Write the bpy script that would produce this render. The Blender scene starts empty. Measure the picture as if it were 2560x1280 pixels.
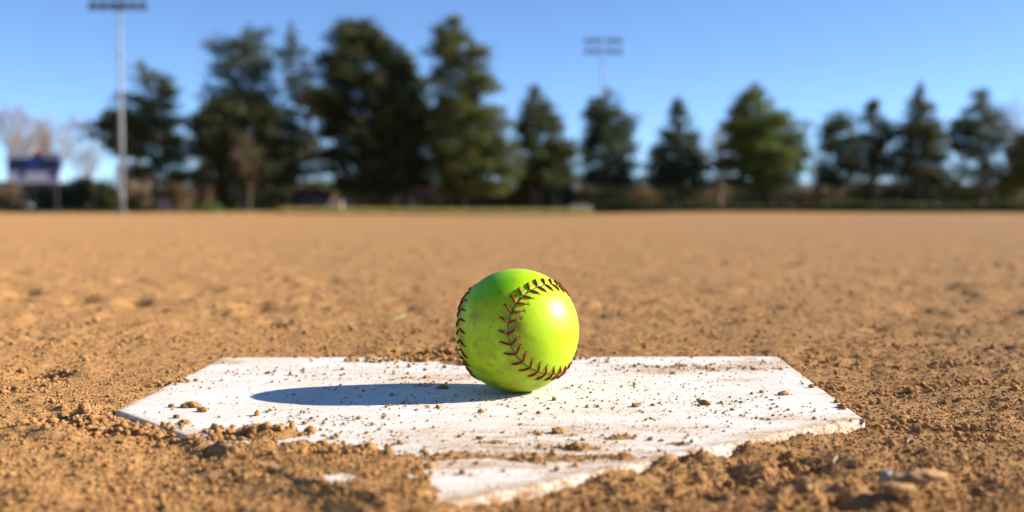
import bpy, bmesh, math, random
import numpy as np
from mathutils import Vector, Matrix

S = bpy.context.scene
COL = S.collection
R = math.radians

# ------------------------------------------------------------------ camera
F_PX, W_PX, H_PX = 2650.0, 2560.0, 1280.0      # lens in pixels of the photograph
Y_HOR = 534.0                                   # row of the horizon
CAM_H = 0.1285                                  # lens height above the plate
PITCH = math.atan((H_PX / 2 - Y_HOR) / F_PX)
cd = bpy.data.cameras.new('camera')
cam = bpy.data.objects.new('camera', cd)
COL.objects.link(cam)
cam.location = (0, 0, CAM_H)
cam.rotation_euler = (math.pi / 2 - PITCH, 0, 0)
cd.sensor_width = 36.0
cd.lens = 36.0 * F_PX / W_PX
cd.clip_start = 0.01
cd.clip_end = 20000
cd.dof.use_dof = True
cd.dof.focus_distance = 0.735
cd.dof.aperture_fstop = 5.2
cd.dof.aperture_blades = 0
S.camera = cam

# ------------------------------------------------------------------ light
SUN_EL, SUN_AZ = 26.5, 84.0                      # azimuth clockwise from +Y
world = bpy.data.worlds.new('World')
S.world = world
world.use_nodes = True
wn = world.node_tree
sky = wn.nodes.new('ShaderNodeTexSky')
sky.sky_type = 'NISHITA'
sky.sun_disc = False
sky.sun_elevation = R(SUN_EL)
sky.sun_rotation = R(SUN_AZ)
sky.altitude = 2000
sky.air_density = 0.75
sky.dust_density = 0.1
sky.ozone_density = 5.0
wn.links.new(sky.outputs[0], wn.nodes['Background'].inputs[0])
wn.nodes['Background'].inputs[1].default_value = 0.09
sd = bpy.data.lights.new('sun', 'SUN')
sun = bpy.data.objects.new('sun', sd)
COL.objects.link(sun)
sd.energy = 5.0
sd.angle = R(0.53)
sd.color = (1.0, 0.93, 0.82)
sdir = Vector((math.sin(R(SUN_AZ)) * math.cos(R(SUN_EL)), math.cos(R(SUN_AZ)) * math.cos(R(SUN_EL)), math.sin(R(SUN_EL))))
sun.rotation_euler = (-sdir).to_track_quat('-Z', 'Y').to_euler()
sun.location = sdir * 50
S.view_settings.view_transform = 'Standard'
S.view_settings.look = 'None'
S.view_settings.exposure = 1.2
S.view_settings.gamma = 1.0

# ------------------------------------------------------------------ helpers
def ray(px, py):
    a, b = (px - W_PX / 2) / F_PX, -(py - H_PX / 2) / F_PX
    c, s = math.cos(PITCH), math.sin(PITCH)
    return a, c + b * s, b * c - s                # x right, y ahead, z up

def ground(px, py, z=0.0):
    x, y, d = ray(px, py)
    k = (z - CAM_H) / d
    return x * k, y * k

def at(px, py, depth):
    x, y, d = ray(px, py)
    k = depth / y
    return Vector((x * k, depth, CAM_H + d * k))

def project(x, y, z=0.0):                         # ground point -> pixel (numpy)
    c, s = math.cos(PITCH), math.sin(PITCH)
    dz = z - CAM_H
    f = np.maximum(y * c - dz * s, 1e-3)
    u = y * s + dz * c
    return W_PX / 2 + F_PX * x / f, H_PX / 2 - F_PX * u / f

def hash2(ix, iy, seed):
    h = (ix.astype(np.int64) * 374761393 + iy.astype(np.int64) * 668265263 + seed * 1274126177) & 0x7fffffff
    h = ((h ^ (h >> 13)) * 1274126177) & 0x7fffffff
    h = ((h ^ (h >> 16)) * 374761393) & 0x7fffffff
    return ((h ^ (h >> 15)) & 0xffff) / 65535.0

def vnoise(x, y, seed=0):
    fx, fy = np.floor(x), np.floor(y)
    tx, ty = x - fx, y - fy
    tx = tx * tx * (3 - 2 * tx); ty = ty * ty * (3 - 2 * ty)
    ix, iy = fx.astype(np.int64), fy.astype(np.int64)
    a, b = hash2(ix, iy, seed), hash2(ix + 1, iy, seed)
    c, d = hash2(ix, iy + 1, seed), hash2(ix + 1, iy + 1, seed)
    return (a + (b - a) * tx + (c - a) * ty + (a - b - c + d) * tx * ty) * 2 - 1

def fbm(x, y, scale, octaves=3, seed=0, gain=0.5):
    out, amp, tot = 0, 1.0, 0.0
    for i in range(octaves):
        c, s = math.cos(0.6 + i), math.sin(0.6 + i)
        k = 2.03 ** i / scale
        out = out + amp * vnoise((x * c - y * s) * k + 17.3 * i, (x * s + y * c) * k - 9.1 * i, seed + i * 7)
        tot += amp; amp *= gain
    return out / tot

def sstep(a, b, x):
    t = np.clip((x - a) / (b - a), 0, 1)
    return t * t * (3 - 2 * t)

def link(o, parent=None):
    COL.objects.link(o)
    if parent is not None:
        o.parent = parent
    return o

def tag(o, label=None, category=None, group=None, kind=None):
    if label: o['label'] = label
    if category: o['category'] = category
    if group: o['group'] = group
    if kind: o['kind'] = kind
    return o

def empty(name, loc, label=None, category=None, group=None):
    o = bpy.data.objects.new(name, None)
    o.empty_display_size = 0.1
    o.location = loc
    link(o)
    return tag(o, label, category, group)

def npmesh(name, v, f, mat, parent=None, smooth=False):
    """v (n,3) float, f (m,3|4) int -> object"""
    v = np.asarray(v, np.float32); f = np.asarray(f, np.int32)
    me = bpy.data.meshes.new(name)
    k = f.shape[1]
    me.vertices.add(len(v)); me.vertices.foreach_set('co', v.ravel())
    me.loops.add(f.size); me.loops.foreach_set('vertex_index', f.ravel())
    me.polygons.add(len(f))
    me.polygons.foreach_set('loop_start', np.arange(0, f.size, k, dtype=np.int32))
    me.polygons.foreach_set('loop_total', np.full(len(f), k, np.int32))
    if smooth:
        me.polygons.foreach_set('use_smooth', np.ones(len(f), bool))
    me.update(calc_edges=True)
    me.materials.append(mat)
    return link(bpy.data.objects.new(name, me), parent)

def float_attr(me, name, vals):
    a = me.attributes.new(name, 'FLOAT', 'POINT')
    a.data.foreach_set('value', np.asarray(vals, np.float32))

class Geo:
    """collects polygons of one mesh"""
    def __init__(s): s.bm = bmesh.new()
    def box(s, c, d, rot=None, bevel=0):
        m = Matrix.Translation(c) @ (rot.to_4x4() if rot else Matrix()) @ Matrix.Diagonal((*d, 1))
        r = bmesh.ops.create_cube(s.bm, size=1, matrix=m)
        if bevel:
            e = {e for v in r['verts'] for e in v.link_edges}
            bmesh.ops.bevel(s.bm, geom=list(e), offset=bevel, segments=2, affect='EDGES', profile=0.5)
        return s
    def tube(s, pts, rad, n=8, cap=True):
        pts = [Vector(p) for p in pts]
        rad = rad if hasattr(rad, '__len__') else [rad] * len(pts)
        rings = []
        for i, p in enumerate(pts):
            t = (pts[min(i + 1, len(pts) - 1)] - pts[max(i - 1, 0)]).normalized()
            a = t.cross(Vector((0.13, 1, 0.21))).normalized(); b = t.cross(a)
            rings.append([s.bm.verts.new(p + (a * math.cos(2 * math.pi * k / n) + b * math.sin(2 * math.pi * k / n)) * rad[i]) for k in range(n)])
        for q, r in zip(rings, rings[1:]):
            for k in range(n):
                s.bm.faces.new((q[k], q[(k + 1) % n], r[(k + 1) % n], r[k]))
        if cap:
            s.bm.faces.new(rings[0][::-1]); s.bm.faces.new(rings[-1])
        return s
    def prism(s, pts, y0, y1):
        a = [s.bm.verts.new((x, y0, z)) for x, z in pts]; b = [s.bm.verts.new((x, y1, z)) for x, z in pts]
        n = len(pts)
        for k in range(n): s.bm.faces.new((a[k], a[(k + 1) % n], b[(k + 1) % n], b[k]))
        s.bm.faces.new(a[::-1]); s.bm.faces.new(b)
        return s
    def build(s, name, mat, parent=None, smooth=False):
        bmesh.ops.recalc_face_normals(s.bm, faces=s.bm.faces)
        me = bpy.data.meshes.new(name); s.bm.to_mesh(me); s.bm.free()
        me.materials.append(mat)
        if smooth:
            for p in me.polygons: p.use_smooth = True
        return link(bpy.data.objects.new(name, me), parent)

# ------------------------------------------------------------------ materials
class Mat:
    def __init__(s, name, rough=0.8, spec=0.3):
        s.m = bpy.data.materials.new(name); s.m.use_nodes = True
        s.t = s.m.node_tree; s.b = s.t.nodes['Principled BSDF']
        s.b.inputs['Roughness'].default_value = rough
        s.b.inputs['Specular IOR Level'].default_value = spec
        s.co = s.t.nodes.new('ShaderNodeTexCoord').outputs['Object']
    def n(s, kind, **kw):
        n = s.t.nodes.new(kind)
        for k, v in kw.items(): setattr(n, k, v)
        return n
    def l(s, a, b): s.t.links.new(a, b)
    def noise(s, scale, detail=4, rough=0.6, vec=None, dist=0):
        n = s.n('ShaderNodeTexNoise')
        n.inputs['Scale'].default_value = scale; n.inputs['Detail'].default_value = detail
        n.inputs['Roughness'].default_value = rough; n.inputs['Distortion'].default_value = dist
        s.l(vec or s.co, n.inputs['Vector'])
        return n.outputs['Fac']
    def ramp(s, fac, stops, interp='LINEAR'):
        r = s.n('ShaderNodeValToRGB'); r.color_ramp.interpolation = interp
        e = r.color_ramp.elements
        while len(e) < len(stops): e.new(0.5)
        for el, (p, c) in zip(e, stops):
            el.position = p; el.color = (*c, 1) if len(c) == 3 else c
        s.l(fac, r.inputs[0]); return r.outputs[0]
    def mix(s, fac, a, b, mode='MIX'):
        m = s.n('ShaderNodeMix', data_type='RGBA', blend_type=mode)
        for sock, v in ((m.inputs[0], fac), (m.inputs[6], a), (m.inputs[7], b)):
            if hasattr(v, 'is_linked'): s.l(v, sock)
            else: sock.default_value = v if not isinstance(v, tuple) else (*v, 1)
        return m.outputs[2]
    def math(s, op, a, b=0.0, clamp=False):
        m = s.n('ShaderNodeMath', operation=op); m.use_clamp = clamp
        for sock, v in zip(m.inputs, (a, b)):
            if hasattr(v, 'is_linked'): s.l(v, sock)
            else: sock.default_value = v
        return m.outputs[0]
    def attr(s, name):
        a = s.n('ShaderNodeAttribute'); a.attribute_name = name; return a.outputs['Fac']
    def color(s, c):
        if hasattr(c, 'is_linked'): s.l(c, s.b.inputs['Base Color'])
        else: s.b.inputs['Base Color'].default_value = (*c, 1)
        return s
    def bump(s, h, strength=0.5, dist=0.001, prev=None):
        b = s.n('ShaderNodeBump'); b.inputs['Strength'].default_value = strength; b.inputs['Distance'].default_value = dist
        s.l(h, b.inputs['Height'])
        if prev: s.l(prev, b.inputs['Normal'])
        s.l(b.outputs[0], s.b.inputs['Normal']); return b.outputs[0]

def simple(name, c, rough=0.6, var=0.25, scale=3.0, metal=0.0, spec=0.3):
    m = Mat(name, rough, spec)
    f = m.noise(scale, 5)
    m.color(m.ramp(f, [(0.25, tuple(k * (1 - var) for k in c)), (0.75, tuple(min(1, k * (1 + var)) for k in c))]))
    m.b.inputs['Metallic'].default_value = metal
    return m.m

def dirt_material(name, tone=1.0):
    m = Mat(name, 0.95, 0.12)
    m.b.inputs['Diffuse Roughness'].default_value = 0.42
    big = m.noise(2.2, 5, 0.6)
    fine = m.noise(260, 3, 0.7)
    spk = m.noise(700, 2, 0.5)
    c1 = m.ramp(fine, [(0.30, (0.21, 0.098, 0.033)), (0.5, (0.375, 0.194, 0.069)), (0.70, (0.53, 0.30, 0.118))])
    c2 = m.mix(m.ramp(big, [(0.3, (0, 0, 0)), (0.7, (0.35, 0.35, 0.35))]), c1, (0.39, 0.21, 0.080))
    c3 = m.mix(m.ramp(spk, [(0.66, (0, 0, 0)), (0.74, (0.65, 0.65, 0.65))]), c2, (0.52, 0.36, 0.22))
    m.color(c3)
    b1 = m.bump(m.noise(190, 4, 0.7), 0.7, 0.0018)
    m.bump(m.noise(760, 2, 0.6), 0.7, 0.0007, b1)
    return m.m

M_DIRT = dirt_material('dry_dirt')

def clod_material(name, c):
    m = Mat(name, 0.95, 0.1)
    m.color(m.ramp(m.noise(420, 4, 0.7), [(0.3, tuple(k * 0.65 for k in c)), (0.7, tuple(k * 1.3 for k in c))]))
    m.bump(m.noise(600, 4, 0.7), 0.8, 0.001)
    return m.m

# ------------------------------------------------------------------ ground
# home plate outline, read from its corners on the ground
P_FL, P_L, P_T, P_R, P_FR = (ground(*p) for p in ((552, 893), (288, 1026), (1000, 1288), (2160, 1046), (1945, 890)))
PLATE = np.array([P_FL, P_L, P_T, P_R, P_FR])

def plate_dist(x, y):
    """signed distance to the plate outline, negative inside"""
    best = np.full(x.shape, 1e9); inside = np.ones(x.shape, bool)
    n = len(PLATE)
    for i in range(n):
        a, b = PLATE[i], PLATE[(i + 1) % n]
        e = b - a; L2 = e @ e
        t = np.clip(((x - a[0]) * e[0] + (y - a[1]) * e[1]) / L2, 0, 1)
        best = np.minimum(best, np.hypot(x - a[0] - t * e[0], y - a[1] - t * e[1]))
        inside &= (e[0] * (y - a[1]) - e[1] * (x - a[0])) > 0
    return np.where(inside, -best, best)

# mounds (+) and hollows (-) of the loose dirt: pixel centre, radii in pixels, height in mm
BLOBS = [
    # dirt heaped over the near left side of the plate
    (760, 1150, 200, 28, 8), (1050, 1235, 75, 32, 8), (600, 1130, 90, 16, 8), (760, 1190, 90, 18, 8), (850, 1228, 90, 20, 8), (930, 1265, 100, 20, 9), (480, 1100, 50, 9, 4),
    (1150, 903, 150, 13, 12), (1350, 900, 140, 9, 12), (900, 896, 150, 6, 10), (1620, 896, 130, 5, 7), (1800, 890, 90, 3, 5),
    (1500, 1185, 100, 9, 3.2), (1950, 1062, 90, 6, 3.0), (1800, 1085, 110, 6, 3.0),
    (590, 1092, 120, 20, 10), (730, 1088, 65, 20, 9.5), (850, 1130, 110, 20, 9), (985, 1165, 120, 26, 9),
    (780, 1165, 150, 36, 10), (960, 1225, 120, 40, 10), (1050, 1275, 90, 22, 8), (660, 1120, 120, 25, 6),
    (1150, 1142, 130, 10, 10.0), (1350, 1150, 120, 14, 11), (1430, 1120, 120, 9, 9.6), (1390, 1085, 140, 8, 8.4),
    (1560, 1098, 110, 7, 8.6), (1690, 1112, 100, 9, 9.6), (1560, 1145, 80, 10, 10), (1230, 1108, 130, 7, 8.2), (1760, 1070, 110, 6, 8.0), (1080, 1095, 120, 6, 7.8), (1640, 918, 70, 6, 8.2), (1830, 920, 110, 5, 8.3), (1940, 1040, 100, 6, 8.2), (1080, 965, 110, 5, 8.0), (1000, 945, 120, 5, 7.8),
    # uncovered pieces of the rim on the left, lower ground off the right rim
    (415, 1095, 70, 9, -5), (530, 1138, 34, 7, -9), (672, 1184, 30, 7, -9),
    (1520, 1220, 150, 10, -4), (1900, 1120, 100, 8, -4), (2130, 1062, 45, 9, -3), (1250, 1266, 90, 8, -3), (1750, 1140, 60, 6, 5.5), (1880, 1112, 60, 6, 5.5), (2000, 1085, 60, 5, 5), (1690, 1155, 50, 5, 5), (1560, 1180, 90, 6, 3),
    # hollows on the right
    (1955, 1132, 80, 13, -12), (2015, 1158, 45, 10, -9), (1835, 1188, 55, 16, -11), (1642, 1226, 45, 14, -8),
    (2260, 1110, 50, 8, -8), (1985, 1185, 60, 10, -7), (2090, 1235, 80, 14, -9), (2420, 1190, 50, 18, -8),
    (2150, 1150, 60, 10, 6), (1900, 1160, 50, 9, 5), (2060, 1205, 90, 12, 6), (2330, 1165, 80, 12, 4),
    # lumps on the left
    (212, 1042, 26, 8, 9), (150, 1090, 60, 12, 6), (60, 1080, 60, 10, 5), (330, 1075, 60, 10, 4), (240, 1150, 90, 16, 5),
    (90, 1230, 90, 16, 6), (430, 1250, 110, 16, 6), (280, 1275, 90, 16, 7), (650, 1265, 90, 18, 5),
    (110, 915, 60, 8, -9), (210, 910, 40, 6, 5), (40, 960, 60, 7, -6), (350, 950, 50, 5, -4),
    # ridge and hollow behind the plate
    (1040, 874, 95, 5, -9), (1150, 884, 60, 6, 7), (860, 876, 60, 5, -7), (960, 866, 50, 5, 5),
    (2095, 898, 60, 4, -7), (2320, 898, 90, 4, -7), (2380, 952, 120, 5, -5), (2250, 962, 70, 4, -5), (2050, 950, 30, 8, -5), (2110, 1000, 30, 8, -4),
    # shoe marks further out
    (62, 728, 34, 5, -20), (30, 748, 46, 3.5, -18), (205, 746, 36, 5, -22), (340, 748, 34, 6, -20), (500, 716, 38, 5, -15),
    (655, 762, 36, 4, -14), (690, 806, 20, 4, -12), (330, 700, 30, 4, -10), (2290, 762, 34, 6, -20), (2370, 828, 44, 4, -12),
    (2460, 790, 50, 4, -12), (2500, 708, 60, 4, -14), (2350, 718, 50, 4, -10), (2040, 857, 24, 4, -9), (2310, 845, 50, 4, -8),
    (2190, 805, 22, 3, -8), (1640, 742, 40, 4, -10), (1480, 780, 40, 4, -9), (820, 700, 40, 4, -10), (100, 800, 60, 4, -6),
]

def height(x, y):
    d = plate_dist(x, y)
    near = 1 - sstep(2.5, 9, y)
    z = 0.006 * fbm(x, y, 0.34, 3, 3) + 0.0045 * fbm(x, y, 0.085, 3, 11)
    z = z * (0.35 + 0.65 * sstep(0.0, 0.08, np.abs(d)))
    rough = 0.55 + 0.9 * sstep(-0.3, 0.6, fbm(x, y, 0.16, 2, 77))
    rough = rough * (1 - 0.4 * sstep(0.62, 0.50, y) * sstep(0.04, -0.06, x))
    g = fbm(x, y, 0.021, 2, 23)
    z = z + rough * (0.0023 * np.maximum(g, -0.3) + 0.0023 * np.abs(fbm(x, y, 0.0105, 2, 31)) + 0.0014 * fbm(x, y, 0.0058, 1, 41)) * near
    z = z + 0.006 * fbm(x, y, 0.5, 2, 91) * sstep(1.2, 2.2, y) * (1 - sstep(20, 60, y))
    lumps = fbm(x, y * 0.8, 0.075, 3, 131)
    z = z + (0.007 * sstep(0.30, 0.75, lumps) - 0.007 * sstep(0.30, 0.7, -lumps)) * sstep(0.95, 1.4, y) * (1 - sstep(9, 30, y))
    # level outside / under the plate
    z = z - 0.0035
    z = np.where(d < 0.002, z * 0.75 - 0.0052, z)
    near_m = (y > 0.25) & (y < 4)
    xs, ys = x[near_m], y[near_m]
    px, py = project(xs, ys)
    add = np.zeros(xs.shape)
    jag = 1 + 0.6 * fbm(xs, ys, 0.017, 3, 61)
    for bx, by, rx, ry, mm in BLOBS:
        q = ((px - bx) / rx) ** 2 + ((py - by) / ry) ** 2
        w = q < 9
        add[w] += mm * 0.001 * np.exp(-q[w] * 0.9) * jag[w]
    add = np.where(add > 0, np.where(d[near_m] < 0.004, 0.0115, 0.0075) * np.tanh(add / np.where(d[near_m] < 0.004, 0.0115, 0.0075)), add)
    zz = z[near_m]; zz = zz + add
    inn = d[near_m] < 0.002
    zz = np.where(inn, np.minimum(zz, 0.007), zz)
    z[near_m] = zz
    z = z + 0.9 * sstep(74, 96, y) * (0.5 + 0.5 * vnoise(x / 19.0, y / 40.0, 5)) * 0.6    # low bank under the trees
    return z

def build_ground():
    ys = [-0.6]
    while ys[-1] < 0.28: ys.append(ys[-1] + 0.01)
    while ys[-1] < 1.1: ys.append(ys[-1] + 0.0021)
    dy = 0.0022
    while ys[-1] < 9000: ys.append(ys[-1] + dy); dy *= 1.027
    us = [0.0]; du = 0.0021
    while us[-1] < 0.52: us.append(us[-1] + du)
    while us[-1] < 4.0: du *= 1.07; us.append(us[-1] + du)
    us = np.array([-u for u in us[:0:-1]] + us); ys = np.array(ys)
    sy = np.maximum(ys + 0.38, 0.45)
    X = sy[:, None] * us[None, :]; Y = np.repeat(ys[:, None], len(us), 1)
    Z = height(X.ravel(), Y.ravel())
    ny, nx = X.shape
    i = np.arange(ny - 1)[:, None] * nx + np.arange(nx - 1)[None, :]
    f = np.stack([i, i + 1, i + nx + 1, i + nx], -1).reshape(-1, 4)
    o = npmesh('ground', np.stack([X.ravel(), Y.ravel(), Z], 1), f, M_DIRT, smooth=True)
    tag(o, 'dry tan dirt infield running to the trees', None, kind='structure')
build_ground()

# unit lumps of dirt
def ico():
    t = (1 + 5 ** 0.5) / 2
    v = np.array([(-1, t, 0), (1, t, 0), (-1, -t, 0), (1, -t, 0), (0, -1, t), (0, 1, t), (0, -1, -t), (0, 1, -t), (t, 0, -1), (t, 0, 1), (-t, 0, -1), (-t, 0, 1)], float)
    f = np.array([(0, 11, 5), (0, 5, 1), (0, 1, 7), (0, 7, 10), (0, 10, 11), (1, 5, 9), (5, 11, 4), (11, 10, 2), (10, 7, 6), (7, 1, 8), (3, 9, 4), (3, 4, 2), (3, 2, 6), (3, 6, 8), (3, 8, 9), (4, 9, 5), (2, 4, 11), (6, 2, 10), (8, 6, 7), (9, 8, 1)])
    return v / np.linalg.norm(v[0]), f
def octa():
    v = np.array([(1, 0, 0), (-1, 0, 0), (0, 1, 0), (0, -1, 0), (0, 0, 1), (0, 0, -1)], float)
    f = np.array([(0, 2, 4), (2, 1, 4), (1, 3, 4), (3, 0, 4), (2, 0, 5), (1, 2, 5), (3, 1, 5), (0, 3, 5)])
    return v, f

def lumps(name, x, y, z, r, rng, shape, mat):
    v, f = shape
    n = len(x)
    sc = 1 + rng.uniform(-0.35, 0.35, (n, len(v), 1))
    an = rng.uniform(0.7, 1.3, (n, 1, 3)); an[:, :, 2] *= 0.8
    a = rng.uniform(0, 6.28, n); b = rng.uniform(0, 6.28, n)
    ca, sa, cb, sb = np.cos(a), np.sin(a), np.cos(b), np.sin(b)
    o = np.zeros(n); e = np.ones(n)
    Ra = np.stack([ca, -sa, o, sa, ca, o, o, o, e], 1).reshape(n, 3, 3)
    Rb = np.stack([e, o, o, o, cb, -sb, o, sb, cb], 1).reshape(n, 3, 3)
    p = np.einsum('nij,nkj->nki', Ra @ Rb, v[None] * sc) * an * r[:, None, None]
    p += np.stack([x, y, z], 1)[:, None, :]
    ff = f[None] + (np.arange(n) * len(v))[:, None, None]
    return npmesh(name, p.reshape(-1, 3), ff.reshape(-1, 3), mat)

rng = np.random.default_rng(7)
def scatter(n, y0, y1, half):
    u = rng.uniform(0, 1, n)
    y = 1 / (1 / y0 + u * (1 / y1 - 1 / y0))          # more of them nearer
    x = rng.uniform(-1, 1, n) * (half * y + 0.12)
    return x, y
x, y = scatter(44000, 0.36, 1.9, 0.52)
keep = (fbm(x, y, 0.09, 2, 301) > rng.uniform(-1.0, 0.55, len(x))) & ((plate_dist(x, y) > 0.0015) | (height(x, y) > -0.0012))
x, y = x[keep], y[keep]
r = 0.0009 * np.exp(rng.normal(0.12, 0.42, len(x))) * (0.75 + 0.45 * sstep(0.5, 1.4, y)); r = np.clip(r, 0.0006, 0.0036)
for cx, cy, rx, ry, m in [(1040, 884, 80, 7, 130), (1120, 890, 60, 7, 70), (860, 884, 60, 6, 60), (960, 902, 90, 5, 50), (2095, 898, 60, 5, 70), (2330, 898, 90, 5, 110), (110, 915, 60, 8, 90),
                          (50, 962, 60, 8, 70), (2390, 952, 110, 6, 110), (2250, 962, 60, 5, 50), (2060, 955, 30, 14, 50), (2120, 1010, 30, 12, 40), (1955, 1135, 80, 14, 80), (1850, 1185, 70, 16, 60),
                          (330, 1075, 130, 14, 130), (170, 1050, 90, 12, 80), (640, 1085, 130, 14, 120), (860, 1135, 130, 12, 90), (400, 955, 60, 6, 50), (2250, 1045, 60, 12, 60), (2430, 1060, 90, 16, 80),
                          (1150, 905, 120, 9, 60), (1350, 900, 120, 7, 50), (2300, 848, 90, 5, 60), (690, 806, 20, 4, 10), (1680, 915, 90, 5, 40), (1880, 922, 80, 4, 40)]:
    qx = rng.normal(cx, rx * 0.6, m); qy = rng.normal(cy, ry * 0.6, m)
    gx, gy = zip(*[ground(a, b) for a, b in zip(qx, qy)])
    x = np.concatenate([x, gx]); y = np.concatenate([y, gy])
    r = np.concatenate([r, np.clip(0.0016 * np.exp(rng.normal(0.0, 0.42, m)), 0.0008, 0.0036) * (0.55 if cy in (915, 922) and cx > 1500 else 1)])
o = lumps('dirt_crumbs', x, y, np.where(plate_dist(x, y) < 0, np.maximum(height(x, y), 0), height(x, y)) + 0.35 * r, r, rng, ico(), M_DIRT)
tag(o, 'loose crumbs of dry dirt strewn over the ground', None, kind='stuff')
x, y = scatter(38000, 0.36, 1.5, 0.52)
keep = (plate_dist(x, y) > 0.001) | (height(x, y) > -0.0008)
x, y = x[keep], y[keep]
r = rng.uniform(0.00055, 0.0011, len(x))
o = lumps('dirt_grains', x, y, np.where(plate_dist(x, y) < 0, np.maximum(height(x, y), 0), height(x, y)) + 0.3 * r, r, rng, octa(), M_DIRT)
tag(o, 'fine grains of dry dirt covering the ground', None, kind='stuff')

# ------------------------------------------------------------------ home plate
def plate_material():
    m = Mat('worn_white_rubber', 0.55, 0.35)
    dust = m.attr('dust')
    n1 = m.noise(70, 8, 0.78); n2 = m.noise(560, 5, 0.75)
    mp = m.n('ShaderNodeMapping'); mp.inputs['Scale'].default_value = (14, 130, 20); mp.inputs['Rotation'].default_value = (0, 0, 0.12)
    m.l(m.co, mp.inputs[0])
    streak = m.noise(1.0, 5, 0.7, mp.outputs[0])
    k = m.math('ADD', m.math('MULTIPLY', n1, 0.55), m.math('MULTIPLY', streak, 0.45))
    k = m.math('ADD', k, m.math('MULTIPLY', m.math('SUBTRACT', n2, 0.5), 0.75))
    k = m.math('ADD', m.math('MULTIPLY', m.math('SUBTRACT', k, 0.5), 1.5), 0.5)
    fac = m.math('ADD', k, dust)
    base = m.ramp(m.noise(18, 4, 0.6), [(0.3, (0.66, 0.60, 0.51)), (0.7, (0.76, 0.73, 0.68))])
    thin = m.mix(m.ramp(fac, [(0.48, (0, 0, 0)), (0.76, (0.6, 0.6, 0.6))]), base, (0.46, 0.30, 0.16))
    full = m.mix(m.ramp(fac, [(0.74, (0, 0, 0)), (0.84, (1, 1, 1))]), thin, (0.33, 0.175, 0.068))
    m.color(full)
    m.l(m.ramp(fac, [(0.45, (0.5, 0.5, 0.5)), (0.8, (0.95, 0.95, 0.95))]), m.b.inputs['Roughness'])
    b = m.bump(m.noise(90, 5, 0.7), 0.25, 0.0012)
    m.bump(fac, 0.35, 0.0012, b)
    return m.m
M_PLATE = plate_material()

DUST = [(1300, 1120, 260, 25, 0.36), (1450, 1150, 220, 30, 0.34), (1150, 1165, 160, 25, 0.34), (1640, 925, 110, 10, 0.42), (1850, 918, 110, 10, 0.40), (1900, 905, 70, 8, 0.30),
        (1130, 942, 140, 9, 0.33), (1050, 960, 110, 9, 0.30), (900, 930, 120, 9, 0.18), (560, 905, 60, 9, 0.28), (470, 1085, 110, 14, 0.35), (1400, 1075, 200, 18, 0.26),
        (1700, 1075, 200, 18, 0.24), (1950, 1045, 110, 8, 0.33), (1560, 1030, 160, 14, 0.16), (1000, 1100, 160, 10, 0.22), (1100, 1080, 140, 10, 0.16), (1360, 1185, 90, 10, 0.22), (1820, 950, 120, 5, 0.25), (1290, 975, 80, 10, 0.22),
        (1130, 1240, 110, 20, 0.20), (1240, 1180, 90, 12, -0.20), (1400, 1195, 90, 8, -0.12), (1850, 1050, 100, 8, -0.12)]

def build_plate():
    pts = []
    seg = 90
    for i in range(5):
        a, b = PLATE[i], PLATE[(i + 1) % 5]
        for k in range(seg):
            pts.append(a + (b - a) * k / seg)
    B = np.array(pts); c = B.mean(0)
    nb = len(B)
    # the rim is chewed and slightly rounded
    wob = 0.0011 * fbm(B[:, 0], B[:, 1], 0.03, 3, 201)
    edge = np.arange(nb) // seg
    wob = np.where((edge == 2), wob * 2.4, wob)
    dirn = (B - c) / np.linalg.norm(B - c, axis=1)[:, None]
    B = B + dirn * wob[:, None]
    rings = list(np.linspace(0.02, 0.985, 62)) + [0.991, 0.9955, 0.9985, 1.0, 1.0, 1.0]
    zs = [0] * 62 + [-0.0001, -0.0004, -0.0011, -0.0024, -0.010, -0.022]
    V = []; D = []
    for s, z in zip(rings, zs):
        p = c + (B - c) * s
        zz = np.full(nb, z) + 0.0004 * fbm(p[:, 0], p[:, 1], 0.12, 2, 211)
        curl = np.where(edge == 2, np.sin(np.pi * ((np.arange(nb) % seg) / seg)), 0)       # near right rim lifts
        zz = zz + 0.0012 * curl * sstep(0.90, 1.0, s) * (z > -0.005)
        V.append(np.column_stack([p, zz]))
    V.append(np.array([[c[0], c[1], 0.0]]))
    V = np.concatenate(V)
    F = []
    for r_ in range(len(rings) - 1):
        i = r_ * nb + np.arange(nb); j = r_ * nb + (np.arange(nb) + 1) % nb
        F.append(np.stack([i, i + nb, j + nb, j], 1))
    F = np.concatenate(F)
    tri = np.stack([np.full(nb, len(V) - 1), np.arange(nb), (np.arange(nb) + 1) % nb, (np.arange(nb) + 1) % nb], 1)
    me_f = np.concatenate([F])
    o = npmesh('home_plate', V, me_f, M_PLATE, smooth=True)
    bm = bmesh.new(); bm.from_mesh(o.data)
    bm.verts.ensure_lookup_table()
    for k in range(nb): bm.faces.new((bm.verts[len(V) - 1], bm.verts[k], bm.verts[(k + 1) % nb]))
    bmesh.ops.recalc_face_normals(bm, faces=bm.faces)
    bm.to_mesh(o.data); bm.free()
    for p in o.data.polygons: p.use_smooth = True
    px, py = project(V[:, 0], V[:, 1])
    dust = np.full(len(V), 0.0)
    for bx, by, rx, ry, a in DUST:
        q = ((px - bx) / rx) ** 2 + ((py - by) / ry) ** 2
        dust += 0.85 * a * np.exp(-q)
    d = plate_dist(V[:, 0], V[:, 1])
    rimv = np.concatenate([np.tile(np.where(edge == 2, 0.30, 0.0), len(rings)), [0.0]])
    dust += rimv * sstep(-0.020, -0.002, d)
    dust += (0.18 + 0.22 * (fbm(V[:, 0], V[:, 1], 0.02, 3, 221) > 0)) * sstep(-0.011, 0.0, d)
    float_attr(o.data, 'dust', 0.30 * np.tanh(dust / 0.30))
    tag(o, 'worn white rubber home plate half buried in dirt under the ball', 'home plate')
build_plate()

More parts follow.
